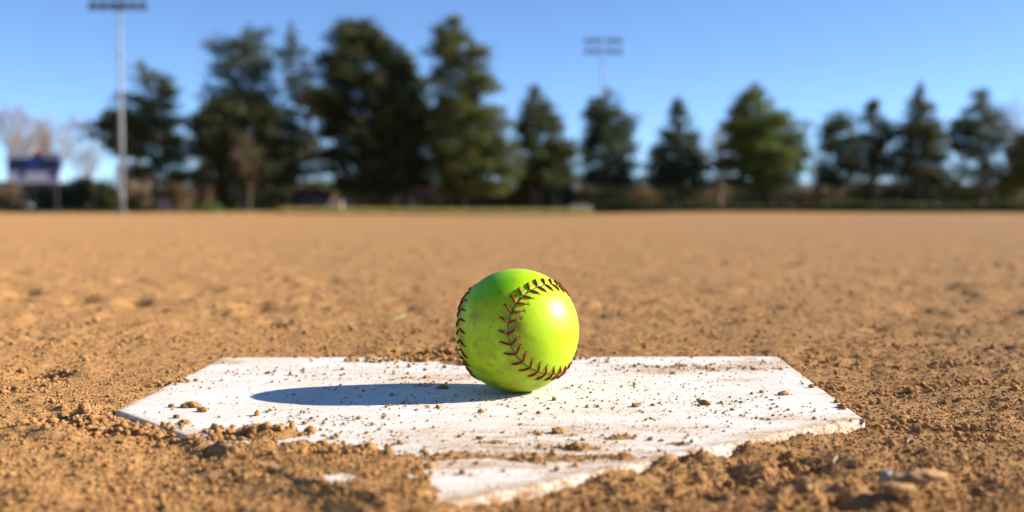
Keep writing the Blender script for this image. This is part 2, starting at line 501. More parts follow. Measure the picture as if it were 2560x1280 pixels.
# crumbs lying on the plate
n = 9000
lo, hi = PLATE.min(0), PLATE.max(0)
x = rng.uniform(lo[0], hi[0], n * 2); y = rng.uniform(lo[1], hi[1], n * 2)
px, py = project(x, y)
w = np.full(len(x), 0.10)
for bx, by, rx, ry, a in DUST + [(720, 1050, 120, 12, .3), (500, 1020, 60, 8, .25), (1500, 1010, 250, 20, .22), (1750, 1000, 200, 20, .16), (1200, 1010, 200, 14, .2)]:
    w += 1.1 * max(a, -0.1) * np.exp(-(((px - bx) / rx) ** 2 + ((py - by) / ry) ** 2))
w *= 0.35 + 1.5 * sstep(-0.1, 0.6, fbm(x, y, 0.03, 2, 401))
keep = (rng.uniform(0, 0.55, len(x)) < w) & (plate_dist(x, y) < -0.003)
bx_, by_ = 0.0037, 0.761
x, y = x[keep], y[keep]
keep = np.hypot(x - bx_, y - by_) > 0.018
x, y = x[keep], y[keep]
r = np.clip(0.00042 * np.exp(rng.normal(0.0, 0.6, len(x))), 0.00028, 0.0021)
o = lumps('plate_crumbs', x, y, 0.45 * r, r, rng, ico(), M_DIRT)
tag(o, 'scattered crumbs of dirt lying on the white plate', None, kind='stuff')

n = 60000
x = rng.uniform(lo[0], hi[0], n); y = rng.uniform(lo[1], hi[1], n)
px, py = project(x, y)
w = np.full(len(x), 0.02)
for bx, by, rx, ry, a in DUST:
    w += 0.9 * max(a, -0.1) * np.exp(-(((px - bx) / rx) ** 2 + ((py - by) / ry) ** 2))
w *= 0.15 + 1.8 * sstep(-0.05, 0.5, fbm(x, y * 2.2, 0.035, 3, 411))
keep = (rng.uniform(0, 0.8, n) < w) & (plate_dist(x, y) < -0.002) & (np.hypot(x - bx_, y - by_) > 0.016)
x, y = x[keep], y[keep]
r = rng.uniform(0.00020, 0.00050, len(x))
o = lumps('plate_grit', x, y, 0.4 * r, r, rng, octa(), M_DIRT)
tag(o, 'fine brown grit dusting the white plate', None, kind='stuff')

# ------------------------------------------------------------------ softball
BALL_R = 0.0445
BALL_C = Vector((0.0037, 0.761, BALL_R - 0.0001))

def ball_material():
    m = Mat('optic_yellow_leather', 0.38, 0.32)
    dust = m.noise(38, 6, 0.65, dist=0.6); sm = m.noise(110, 5, 0.7); blot = m.noise(22, 3, 0.5)
    c = m.mix(m.ramp(blot, [(0.35, (0, 0, 0)), (0.7, (1, 1, 1))]), (0.36, 0.55, 0.001), (0.41, 0.585, 0.002))
    green = m.attr('green'); soil = m.attr('soil'); seam = m.attr('seam')
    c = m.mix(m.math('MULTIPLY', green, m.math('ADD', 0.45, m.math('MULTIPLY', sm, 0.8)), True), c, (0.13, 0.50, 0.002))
    f = m.math('MULTIPLY', m.ramp(m.math('ADD', dust, soil), [(0.48, (0, 0, 0)), (0.74, (1, 1, 1))]), 0.72)
    c = m.mix(f, c, (0.22, 0.26, 0.006))
    f2 = m.math('MULTIPLY', m.ramp(m.math('ADD', sm, m.math('MULTIPLY', soil, 1.0)), [(0.62, (0, 0, 0)), (0.80, (1, 1, 1))]), 0.7)
    c = m.mix(f2, c, (0.16, 0.14, 0.03))
    c = m.mix(seam, c, (0.10, 0.10, 0.01))
    m.color(c)
    m.b.inputs['Subsurface Weight'].default_value = 0.12
    m.b.inputs['Subsurface Radius'].default_value = (0.6, 1.0, 0.05)
    m.b.inputs['Subsurface Scale'].default_value = 0.008
    m.l(m.ramp(m.math('ADD', dust, soil), [(0.4, (0.40, 0.40, 0.40)), (0.8, (0.7, 0.7, 0.7))]), m.b.inputs['Roughness'])
    b = m.bump(m.noise(260, 4, 0.6), 0.12, 0.0006)
    m.bump(m.noise(60, 3, 0.5), 0.12, 0.0015, b)
    return m.m

def seam_curve(n):
    t = np.linspace(0, 2 * np.pi, n, endpoint=False)
    a, b = 0.735, 0.265
    c = 2 * math.sqrt(a * b)
    p = np.stack([a * np.cos(t) + b * np.cos(3 * t), a * np.sin(t) - b * np.sin(3 * t), c * np.sin(2 * t)], 1)
    return p / np.linalg.norm(p, axis=1)[:, None]

def build_ball():
    root = empty('softball', BALL_C - Vector((0, 0, BALL_R)), 'optic yellow softball with dark red stitching resting on the home plate', 'softball')
    # frame of the seam: two bends of the seam read from the photograph (right, up, toward camera)
    C1 = Vector((-0.160, 0.105, 0.98)).normalized(); C2 = Vector((-0.890, 0.02, 0.45)).normalized()
    P = (C1 + C2).normalized(); D = (C1 - C2); D = (D - P * D.dot(P)).normalized(); T = P.cross(D)
    toW = lambda q: Vector((q.x, -q.z, q.y))
    ex = toW((D - T).normalized()); ey = toW((D + T).normalized()); ez = toW(P)
    Q = np.array([ex, ey, ez]).T
    curve = seam_curve(6000) @ Q.T
    bm = bmesh.new(); bmesh.ops.create_icosphere(bm, subdivisions=7, radius=1.0)
    me = bpy.data.meshes.new('leather_cover'); bm.to_mesh(me); bm.free()
    n = len(me.vertices); v = np.empty(n * 3, np.float32); me.vertices.foreach_get('co', v); v = v.reshape(-1, 3)
    v = v / np.linalg.norm(v, axis=1)[:, None]
    # distance to the seam
    cc = curve[::6].astype(np.float32)
    dmin = np.empty(n, np.float32)
    for i in range(0, n, 20000):
        dmin[i:i + 20000] = np.arccos(np.clip((v[i:i + 20000] @ cc.T).max(1), -1, 1))
    # stitches
    L = np.concatenate([[0], np.cumsum(np.linalg.norm(np.diff(np.vstack([curve, curve[:1]]), axis=0), axis=1))])
    N = 62
    ends = []
    M_RED = Mat('dark_red_thread', 0.65, 0.25)
    wv = M_RED.n('ShaderNodeTexWave'); wv.inputs['Scale'].default_value = 900; wv.inputs['Distortion'].default_value = 2
    M_RED.l(M_RED.co, wv.inputs[0])
    M_RED.color(M_RED.ramp(M_RED.noise(300, 3), [(0.3, (0.15, 0.010, 0.008)), (0.7, (0.30, 0.024, 0.017))]))
    M_RED.bump(wv.outputs['Fac'], 0.5, 0.0002)
    rnd = random.Random(4)
    cover = bpy.data.objects.new('leather_cover', me); link(cover, root); cover.location = (0, 0, BALL_R)
    specs = []
    for k in range(N):
        s = L[-1] * (k + 0.5) / N
        i = int(np.searchsorted(L, s)) % len(curve)
        p = Vector(curve[i]); q = Vector(curve[(i + 5) % len(curve)])
        tan = (q - p).normalized(); side = p.cross(tan).normalized()
        for sg in (-1, 1):
            ln = 0.150 + rnd.uniform(-.012, .012); lean = 0.075 + rnd.uniform(-.015, .015)
            a = (p + side * sg * 0.006 - tan * 0.014).normalized()
            b = (p + side * sg * ln + tan * lean).normalized()
            specs.append((a, b)); ends.append(b)
    E = np.array(ends, np.float32)
    dend = np.empty(n, np.float32)
    for i in range(0, n, 20000):
        dend[i:i + 20000] = np.arccos(np.clip((v[i:i + 20000] @ E.T).max(1), -1, 1))
    disp = 0.010 * np.exp(-(dmin / 0.075) ** 2) - 0.026 * np.exp(-(dmin / 0.013) ** 2) - 0.012 * np.exp(-(dend / 0.022) ** 2)
    # leather pulled between stitches
    disp += 0.004 * np.exp(-((dmin - 0.17) / 0.06) ** 2) * 0.5
    flat = -0.012 * sstep(0.05, 0.5, dmin) * 0.35
    rad = (1 + disp + flat * 0)
    # settle on the plate
    w = v * rad[:, None] * BALL_R
    w[:, 2] = np.maximum(w[:, 2], -BALL_R + 0.00015)
    me.vertices.foreach_set('co', w.astype(np.float32).ravel())
    me.polygons.foreach_set('use_smooth', np.ones(len(me.polygons), bool))
    float_attr(me, 'seam', np.clip(1.0 * np.exp(-(dmin / 0.011) ** 2) + 0.8 * np.exp(-(dend / 0.014) ** 2), 0, 1))
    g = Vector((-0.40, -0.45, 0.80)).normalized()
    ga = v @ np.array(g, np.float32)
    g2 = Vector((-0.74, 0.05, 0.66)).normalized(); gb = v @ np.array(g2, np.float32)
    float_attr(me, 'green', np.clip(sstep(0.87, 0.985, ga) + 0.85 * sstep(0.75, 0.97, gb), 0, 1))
    s1 = v @ np.array(Vector((-0.55, -0.80, 0.1)).normalized(), np.float32); s2 = v @ np.array(Vector((0.12, -0.90, -0.05)).normalized(), np.float32)
    s3 = v @ np.array(Vector((-0.1, -0.55, -0.82)).normalized(), np.float32)
    s4 = v @ np.array(Vector((0.55, -0.6, 0.45)).normalized(), np.float32)
    float_attr(me, 'soil', 0.10 * sstep(0.6, 1, s1) + 0.09 * sstep(0.85, 1, s2) + 0.14 * sstep(0.7, 1, s3) - 0.16 * sstep(0.7, 1, s4) + 0.08 * np.exp(-(dmin / 0.12) ** 2))
    me.update()
    me.materials.append(ball_material())
    for a, b in specs:
        pts = []; rr = []
        for k in range(7):
            t = k / 6
            p = (a * (1 - t) + b * t).normalized()
            h = 0.007 + 0.014 * math.sin(math.pi * min(1, t * 0.95 + 0.06)) ** 0.7
            pts.append(p * BALL_R * (1 + h - (0.016 if k == 6 else 0)))
            rr.append(BALL_R * (0.0175 if 0 < k < 5 else 0.012 if k < 6 else 0.006))
        gm = Geo(); gm.tube(pts, rr, 6)
        st = gm.build('stitch', M_RED.m, root, True); st.location = (0, 0, BALL_R)
build_ball()

# ------------------------------------------------------------------ single clods, pebbles and chips that stand out
def clod(name, px, py, r, mat, label, cat, squash=(1, 1, 0.7), seed=0, yaw=0.0, base=None, sub=4, rough=0.40):
    gx, gy = ground(px, py)
    bm = bmesh.new(); bmesh.ops.create_icosphere(bm, subdivisions=sub, radius=1.0)
    rn = np.random.default_rng(seed)
    off = rn.uniform(-50, 50, 3)
    for v in bm.verts:
        c = v.co
        k = 1 + rough * 1.9 * float(fbm(np.array([c.x * 1.3 + off[0] + c.z]), np.array([c.y * 1.3 + off[1] - c.z * 0.7]), 0.75, 4, seed, 0.65)[0])
        v.co = Vector((c.x * squash[0], c.y * squash[1], c.z * squash[2])) * k * r
    me = bpy.data.meshes.new(name); bm.to_mesh(me); bm.free(); me.materials.append(mat)
    for p in me.polygons: p.use_smooth = True
    z = max(0.0, float(height(np.array([gx]), np.array([gy]))[0])) if base is None else base
    o = bpy.data.objects.new(name, me); o.location = (gx, gy, z + r * squash[2] * 0.45); o.rotation_euler = (0, 0, yaw)
    link(o); tag(o, label, cat); return o

M_CLOD = clod_material('dirt_clod', (0.34, 0.18, 0.07))
M_DARKCLOD = clod_material('dark_clod', (0.20, 0.085, 0.045))
M_PALE = clod_material('pale_clod', (0.40, 0.235, 0.105))
M_GREY = clod_material('grey_pebble', (0.27, 0.25, 0.25))
clod('dirt_clod', 478, 1019, 0.0034, M_CLOD, 'flat tan clod of dirt left on the plate, leftmost large one', 'clod', (1.7, 1.1, 0.75), 1)
clod('dirt_clod', 507, 1030, 0.0025, M_CLOD, 'small tan clod beside the dark pebble on the plate left', 'clod', (1.2, 1, 0.8), 2)
clod('pebble', 441, 1046, 0.0021, M_DARKCLOD, 'dark reddish round pebble on the left part of the plate', 'pebble', (1, 1, 0.85), 3, rough=0.12)
clod('dirt_clod', 462, 1060, 0.0024, M_CLOD, 'tan clod on the plate just below the dark reddish pebble', 'clod', (1.4, 1, 0.7), 4)
clod('dirt_clod', 212, 1040, 0.0036, M_CLOD, 'largest tan clod in the dirt beside the plate left corner', 'clod', (1, 1, 1.0), 5)
clod('dirt_clod', 1105, 972, 0.0026, M_CLOD, 'dark clod at the far rim of the ball shadow', 'clod', (1.5, 1, 0.7), 6)
clod('dirt_clod', 1588, 1017, 0.0022, M_CLOD, 'small clod in the middle of the plate right of the ball', 'clod', (1.3, 1, 0.8), 7)
clod('dirt_clod', 1957, 988, 0.0023, M_CLOD, 'lone tan clod on the clean right end of the plate', 'clod', (1.5, 1, 0.8), 8)
clod('dirt_clod', 1762, 1012, 0.0026, M_CLOD, 'dark clod on the plate between the ball and right corner', 'clod', (1.5, 1, 0.8), 9)
clod('dirt_clod', 1395, 1083, 0.0030, M_CLOD, 'clod on the dusty plate in front of the ball', 'clod', (1.3, 1, 0.8), 10)
clod('dirt_clod', 2310, 1222, 0.0075, M_PALE, 'big pale slab of crusted dirt near the bottom right corner', 'clod', (1.6, 0.9, 0.34), 11, 0.1, base=0.005, rough=0.62)
clod('dirt_clod', 2242, 1246, 0.0050, M_PALE, 'smaller pale crust in front of the big pale slab', 'clod', (1.6, 0.9, 0.36), 12, 0.0, base=0.004, rough=0.62)
clod('pebble', 2216, 1196, 0.0030, M_GREY, 'pale grey pebble in the dirt at lower right', 'pebble', (1, 1, 0.9), 13, rough=0.15)
clod('pebble', 2172, 1047, 0.0020, M_PALE, 'small pale pebble at the right corner of the plate', 'pebble', (1, 1, 0.9), 14, rough=0.15)
clod('pebble', 240, 802, 0.0042, clod_material('red_pebble', (0.45, 0.20, 0.13)), 'reddish pebble in the dirt left of the plate', 'pebble', (1.1, 1, 0.8), 15, rough=0.15)

def straw(px, py, length, yaw, tilt, c, label, wid=0.0009):
    gx, gy = ground(px, py)
    z = float(height(np.array([gx]), np.array([gy]))[0])
    g = Geo()
    g.tube([(-length / 2, 0, 0), (-length / 5, 0.0006, length * 0.03), (length / 5, -0.0004, length * 0.02), (length / 2, 0.001, -0.0003)], [wid * 0.6, wid, wid * 0.9, wid * 0.3], 5)
    o = g.build('straw', simple('straw_skin', c, 0.7, 0.2, 200))
    o.location = (gx, gy, z + 0.0016); o.rotation_euler = (0, -tilt, yaw)
    tag(o, label, 'straw')
straw(1000, 786, 0.022, 0.8, 0.25, (0.34, 0.34, 0.15), 'pale green straw stub in the dirt behind the plate', 0.0014)
straw(2088, 1150, 0.010, 1.1, 0.5, (0.40, 0.29, 0.18), 'short pale straw sticking up right of the plate')
straw(2275, 1088, 0.007, 0.7, 0.35, (0.42, 0.31, 0.20), 'tiny pale straw in the dirt below the plate right corner')
straw(118, 834, 0.026, 0.5, 0.1, (0.42, 0.30, 0.20), 'thin pale straw lying in the dirt at far left', 0.0006)

# ------------------------------------------------------------------ trees
def leaf_mat(name, a, b, trans=0.25):
    m = Mat(name, 0.6, 0.25)
    f = m.noise(0.9, 3, 0.6)
    m.color(m.ramp(f, [(0.3, a), (0.7, b)]))
    tr = m.n('ShaderNodeBsdfTranslucent'); tr.inputs[0].default_value = (b[0] * 1.3, b[1] * 1.3, b[2] * 0.8, 1)
    mx = m.n('ShaderNodeMixShader'); mx.inputs[0].default_value = trans
    m.l(m.b.outputs[0], mx.inputs[1]); m.l(tr.outputs[0], mx.inputs[2])
    m.l(mx.outputs[0], m.t.nodes['Material Output'].inputs['Surface'])
    return m.m
L_OLIVE = leaf_mat('pine_needles_olive', (0.045, 0.055, 0.014), (0.11, 0.12, 0.032))
L_DARK = leaf_mat('pine_needles_dark', (0.030, 0.038, 0.014), (0.070, 0.080, 0.026))
L_GREEN = leaf_mat('pine_needles_green', (0.045, 0.065, 0.014), (0.12, 0.15, 0.03))
L_BLUE = leaf_mat('pine_needles_bluish', (0.035, 0.048, 0.024), (0.075, 0.092, 0.042))
L_BROWN = leaf_mat('dry_leaves', (0.10, 0.070, 0.038), (0.20, 0.145, 0.085))
L_OCHRE = leaf_mat('ochre_leaves', (0.12, 0.10, 0.03), (0.22, 0.18, 0.06))
L_SHRUB = leaf_mat('shrub_leaves', (0.030, 0.040, 0.016), (0.07, 0.075, 0.03))
BARK = simple('bark', (0.10, 0.070, 0.050), 0.9, 0.35, 2.0)
BARK_PALE = simple('pale_bark', (0.26, 0.20, 0.15), 0.9, 0.3, 2.0)
TWIG = simple('twig_bark', (0.30, 0.21, 0.15), 0.9, 0.3, 1.0)

def leaf_quads(c, size, rn, asp=0.34, up=0.3):
    n = len(c)
    d = rn.normal(0, 1, (n, 3)); d[:, 2] += up
    d /= np.linalg.norm(d, axis=1)[:, None]
    e = np.cross(d, rn.normal(0, 1, (n, 3))); e /= np.linalg.norm(e, axis=1)[:, None]
    L = size * rn.uniform(0.7, 1.3, n)[:, None]
    a, b = d * L, e * L * asp
    v = np.stack([c - a * 0.5, c + b * 0.5, c + a * 0.5, c - b * 0.5], 1).reshape(-1, 3)
    return v, np.arange(4 * n).reshape(-1, 4)

def limbs_mesh(paths, mat, name, parent, n=5):
    g = Geo()
    for pts, rad in paths: g.tube(pts, rad, n, cap=False)
    return g.build(name, mat, parent, True)

def outline_tree(label, trunk_px, D, outline, leaf, seed, nlimb=110, fill=1.0, leaf_size=0.42, trunk_r=0.22, base_px=None, bark=None, name='pine_tree', cat='tree', group='trees beyond the infield', droop=0.12, gap=0.0, clump=0.42):
    """outline: (row, left px, right px) from the top down; depth of the crown equals its width"""
    rn = np.random.default_rng(seed)
    k = D / F_PX
    zs = np.array([(Y_HOR - o[0]) * k + CAM_H for o in outline])
    xl = np.array([(o[1] - trunk_px) * k for o in outline]); xr = np.array([(o[2] - trunk_px) * k for o in outline])
    order = np.argsort(zs); zs, xl, xr = zs[order], xl[order], xr[order]
    H = zs[-1]; z0 = zs[0]
    gz = float(height(np.array([at(trunk_px, Y_HOR, D).x]), np.array([float(D)]))[0])
    root = empty(name, (at(trunk_px, Y_HOR, D).x, D, gz), label, cat, group)
    tz = np.linspace(-0.4, H * 0.96, 9)
    topx = (np.interp(H, zs, xl) + np.interp(H, zs, xr)) / 2
    tx = topx * (np.clip(tz, 0, H) / H) ** 2 + 0.12 * np.sin(tz * 0.6 + seed)
    ty = 0.15 * np.sin(tz * 0.45 + seed * 2)
    paths = [([(a, b, c) for a, b, c in zip(tx, ty, tz)], list(trunk_r * (1 - 0.9 * (np.clip(tz, 0, H) / H) ** 0.8) * np.where(tz < 0.1, 1.3, 1)))]
    centers = []
    wsum = np.cumsum(np.maximum(np.interp(np.linspace(z0, H, 200), zs, xr - xl), 0.6)); wsum /= wsum[-1]
    for i in range(nlimb):
        z = float(np.interp(rn.uniform(0, 1), wsum, np.linspace(z0, H, 200)))
        if gap and fbm(np.array([z * 0.8]), np.array([seed * 3.1 + i % 3]), 1.0, 1, seed)[0] < -1 + 2 * gap * 0.5: continue
        l, r_ = float(np.interp(z, zs, xl)), float(np.interp(z, zs, xr))
        xc, hw = (l + r_) / 2, max((r_ - l) / 2 * 1.16, 0.25)
        az = rn.uniform(0, 2 * math.pi)
        reach = rn.uniform(0.45, 1.0) ** 0.45 * (rn.uniform(1.05, 1.28) if rn.uniform() < 0.16 else 1.0)
        tip = np.array([xc + hw * reach * math.cos(az), hw * 0.9 * reach * math.sin(az), z])
        zb = max(z - droop * hw - 0.2, z0 * 0.8)
        st = np.array([np.interp(zb, tz, tx), np.interp(zb, tz, ty), zb])
        mid = (st + tip) / 2 + np.array([0, 0, 0.08 * hw])
        paths.append(([tuple(st), tuple(mid), tuple(tip)], [trunk_r * 0.22 * (1 - 0.6 * z / H) + 0.015, 0.03, 0.012]))
        ln = np.linalg.norm(tip - st)
        m = max(2, int(ln * 2.0 * fill * rn.choice([0.45, 0.8, 1.1, 1.5])))
        for t in rn.uniform(0.25, 1.0, m) ** 0.7:
            p = (1 - t) ** 2 * st + 2 * t * (1 - t) * mid + t * t * tip
            sp = clump * (0.55 + 0.45 * min(1.0, hw / 2))
            q = p + rn.normal(0, 1, (int(15 * fill) + 3, 3)) * np.array([sp, sp, sp * 0.6])
            centers.append(q)
    # leader
    for z in np.linspace(H * 0.9, H, 6):
        centers.append(np.array([topx, 0, z]) + rn.normal(0, 1, (10, 3)) * np.array([0.18, 0.18, 0.15]))
    c = np.concatenate(centers)
    c = c[c[:, 2] > 0.3]
    v, f = leaf_quads(c, leaf_size, rn)
    limbs_mesh(paths, bark or BARK, 'trunk', root)
    npmesh('crown', v, f, leaf, root)
    return root

def bare_tree(label, px, D, top, width_px, seed, mat=TWIG, group='bare trees beyond the infield', twigs=1.0, base_r=0.16, name='bare_tree', cat='tree'):
    rn = np.random.default_rng(seed); k = D / F_PX
    H = (Y_HOR - top) * k; Wd = width_px * k / 2
    loc = at(px, Y_HOR, D)
    gz = float(height(np.array([loc.x]), np.array([float(D)]))[0])
    root = empty(name, (loc.x, D, gz), label, cat, group)
    paths = [([(0, 0, -0.3), (0.05, 0, H * 0.2), (0.1, 0.05, H * 0.42)], [base_r * 1.2, base_r * 0.9, base_r * 0.6])]
    tips = []
    for i in range(11):
        az = rn.uniform(0, 6.28); rr = rn.uniform(0.35, 1.0)
        st = np.array([0.05, 0.02, H * rn.uniform(0.16, 0.42)])
        tip = np.array([Wd * rr * math.cos(az), Wd * rr * math.sin(az), H * (1.0 - 0.35 * rr * rn.uniform(0.3, 1.2))])
        mid = st * 0.5 + tip * 0.5 + np.array([tip[0] * 0.15, tip[1] * 0.15, -H * 0.03])
        paths.append(([tuple(st), tuple(mid), tuple(tip)], [base_r * 0.5, base_r * 0.28, 0.02]))
        for j in range(int(16 * twigs)):
            t = rn.uniform(0.25, 1.0)
            p = (1 - t) ** 2 * st + 2 * t * (1 - t) * mid + t * t * tip
            d = rn.normal(0, 1, 3); d[2] = abs(d[2]) + 0.5; d /= np.linalg.norm(d)
            q = p + d * rn.uniform(0.5, 1.3) * H * 0.13
            paths.append(([tuple(p), tuple((p + q) / 2 + rn.normal(0, 0.05, 3)), tuple(q)], [0.035, 0.022, 0.010]))
            tips.append((p, q))
    limbs_mesh(paths, BARK_PALE if mat is TWIG else mat, 'trunk', root, 4)
    C = []
    for p, q in tips:
        for s in rn.uniform(0.2, 1.1, int(18 * twigs)):
            C.append(p * (1 - s) + q * s + rn.normal(0, 0.16, 3))
    v, f = leaf_quads(np.array(C), 0.55, rn, 0.07, 0.8)
    npmesh('twigs', v, f, mat, root)
    return root

def shrub(label, px, D, top, width_px, seed, leaf, name='shrub', cat='shrub', group='shrubs at the foot of the trees', n=2600, bottom=None, size=0.30):
    rn = np.random.default_rng(seed); k = D / F_PX
    H = (Y_HOR - top) * k; Wd = width_px * k / 2
    loc = at(px, Y_HOR, D)
    gz = float(height(np.array([loc.x]), np.array([float(D)]))[0])
    root = empty(name, (loc.x, D, gz), label, cat, group)
    nc = 26
    cx = rn.uniform(-0.85, 0.85, nc); cz = rn.uniform(0.12, 0.86, nc)
    lim = np.sqrt(np.maximum(1 - (cz - 0.25) ** 2 * 1.4, 0.05))
    cent = np.stack([cx * lim * Wd, rn.uniform(-0.7, 0.7, nc) * lim * min(Wd, 2.2), cz * H], 1)
    c = cent[rn.integers(0, nc, n)] + rn.normal(0, 1, (n, 3)) * np.array([Wd * 0.17, min(Wd, 2) * 0.17, H * 0.12])
    c = c[(c[:, 2] > 0.05)]
    paths = []
    for i in range(7):
        t = cent[i]
        paths.append(([(t[0] * 0.1, t[1] * 0.1, -0.1), tuple(t * np.array([0.5, 0.5, 0.55])), tuple(t)], [0.06, 0.04, 0.015]))
    limbs_mesh(paths, BARK, 'stem', root, 5)
    v, f = leaf_quads(c, size, rn, 0.4)
    npmesh('foliage', v, f, leaf, root)
    return root

T = outline_tree
T('olive pine with two humps at the top, right behind the left light pole', 388, 98,
  [(166, 338, 392), (200, 325, 412), (232, 312, 442), (270, 300, 448), (300, 250, 458), (335, 222, 462), (365, 250, 470), (410, 320, 480), (455, 335, 488)], L_OLIVE, 11, 150, 1.0, gap=0.25)
T('tall open pine with ragged airy top, left end of the big group', 612, 96,
  [(72, 590, 660), (105, 535, 672), (135, 515, 680), (170, 540, 690), (215, 515, 690), (250, 520, 700), (300, 520, 690)], L_BLUE, 12, 120, 0.8, gap=0.3)
T('broad dark pine crown beneath the tall open pine', 640, 92,
  [(246, 560, 650), (280, 510, 700), (320, 498, 735), (370, 498, 745), (420, 508, 750), (462, 530, 740)], L_DARK, 13, 190, 1.25)
T('slender pine spire rising left of the largest dense pine', 742, 99,
  [(64, 722, 740), (95, 705, 762), (130, 690, 770), (180, 715, 780), (230, 715, 800), (300, 700, 820), (380, 710, 820), (440, 720, 810)], L_BLUE, 14, 120, 0.85, gap=0.3)
T('largest dense dark pine in the middle of the group', 905, 95,
  [(56, 868, 930), (85, 842, 955), (120, 820, 985), (150, 800, 1012), (200, 790, 1035), (260, 790, 1050), (320, 800, 1060), (380, 810, 1050), (440, 830, 1040), (478, 850, 1020)], L_DARK, 15, 300, 1.2)
T('olive pine leaning against the right side of the largest pine', 1020, 97,
  [(128, 990, 1020), (160, 975, 1040), (210, 965, 1060), (270, 960, 1080), (340, 950, 1090), (410, 960, 1090), (462, 985, 1070)], L_OLIVE, 16, 170, 1.1)
T('tall pine with narrow crooked top and branch reaching right', 1165, 94,
  [(48, 1120, 1150), (75, 1092, 1166), (110, 1078, 1168), (138, 1085, 1242), (152, 1110, 1238), (172, 1090, 1200), (210, 1075, 1222), (260, 1070, 1240), (320, 1068, 1262), (380, 1070, 1285), (440, 1080, 1300), (480, 1110, 1280)], L_OLIVE, 17, 260, 1.15)
T('conical pine just right of the tall crooked pine', 1350, 100,
  [(218, 1330, 1348), (250, 1312, 1362), (290, 1298, 1388), (330, 1296, 1412), (370, 1290, 1432), (420, 1285, 1435), (468, 1300, 1430)], L_DARK, 18, 170, 1.1)
T('columnar pine in front of the far light pole', 1520, 104,
  [(230, 1500, 1530), (256, 1482, 1548), (292, 1470, 1560), (300, 1468, 1596), (325, 1470, 1580), (365, 1455, 1575), (410, 1450, 1585), (460, 1455, 1580)], L_BLUE, 19, 160, 1.0, gap=0.1)
T('pointed grey-green pine left of the broad green pine', 1697, 106,
  [(252, 1690, 1700), (285, 1678, 1712), (315, 1668, 1735), (350, 1642, 1742), (390, 1630, 1765), (430, 1622, 1775), (470, 1630, 1770)], L_BLUE, 20, 140, 1.0)
T('broad bright green pine with high centre on the right half', 1890, 102,
  [(214, 1872, 1898), (245, 1858, 1915), (285, 1815, 1930), (300, 1825, 1990), (340, 1815, 2010), (390, 1800, 2012), (440, 1810, 1995), (476, 1840, 1960)], L_GREEN, 21, 220, 1.1)
T('round-headed dark tree right of the broad green pine', 2092, 108,
  [(288, 2070, 2120), (310, 2058, 2140), (350, 2050, 2150), (390, 2030, 2150), (430, 2030, 2150), (470, 2045, 2140)], L_BLUE, 22, 130, 0.9, gap=0.2)
T('dark pine with small knobbly top between round tree and spire', 2182, 105,
  [(258, 2172, 2190), (290, 2160, 2198), (320, 2150, 2225), (360, 2145, 2232), (400, 2150, 2232), (450, 2155, 2228)], L_DARK, 23, 120, 0.9, gap=0.2)
T('dark pine with the sharpest thin spire on the right', 2297, 103,
  [(218, 2293, 2300), (250, 2286, 2305), (268, 2262, 2326), (300, 2270, 2335), (330, 2240, 2345), (370, 2240, 2352), (410, 2238, 2355), (460, 2240, 2350)], L_DARK, 24, 150, 1.0)
T('greyish pine with blunt column top near the right edge', 2452, 106,
  [(234, 2428, 2475), (262, 2424, 2482), (290, 2400, 2490), (320, 2372, 2512), (360, 2365, 2520), (400, 2370, 2510), (450, 2385, 2500)], L_BLUE, 25, 140, 0.8, gap=0.25)
T('dark green tree cut off by the right edge of the picture', 2585, 104,
  [(310, 2560, 2600), (345, 2545, 2620), (385, 2535, 2640), (420, 2525, 2650), (470, 2525, 2640)], L_OLIVE, 26, 110, 1.0)
bare_tree('tall bare tan tree behind the scoreboard, leftmost', 50, 112, 262, 130, 31)
bare_tree('bare tan tree behind the right half of the scoreboard', 128, 118, 290, 110, 32)
bare_tree('faint bare tree between the scoreboard and left pole', 215, 122, 300, 130, 33, twigs=0.6)
bare_tree('bare greyish tree at the left of the broad green pine', 1800, 112, 300, 80, 34, twigs=0.7)
bare_tree('thin bare tree reaching up at the right edge', 2528, 110, 245, 60, 35, twigs=0.6)
bare_tree('brown bare tree in front of the broad dark crown', 622, 89, 335, 130, 36, mat=L_BROWN, twigs=1.0)
bare_tree('low pale bare tree right of the left light pole', 505, 100, 395, 70, 37, twigs=1.0)
bare_tree('low bare tan tree under the left pine', 330, 110, 400, 120, 38, twigs=1.0)
outline_tree('ochre leaved slim tree against the dark pines', 772, 91, [(225, 764, 778), (260, 758, 786), (310, 755, 790), (360, 755, 795), (400, 758, 790)], L_OCHRE, 39, 34, 0.7, name='ochre_tree', trunk_r=0.12)
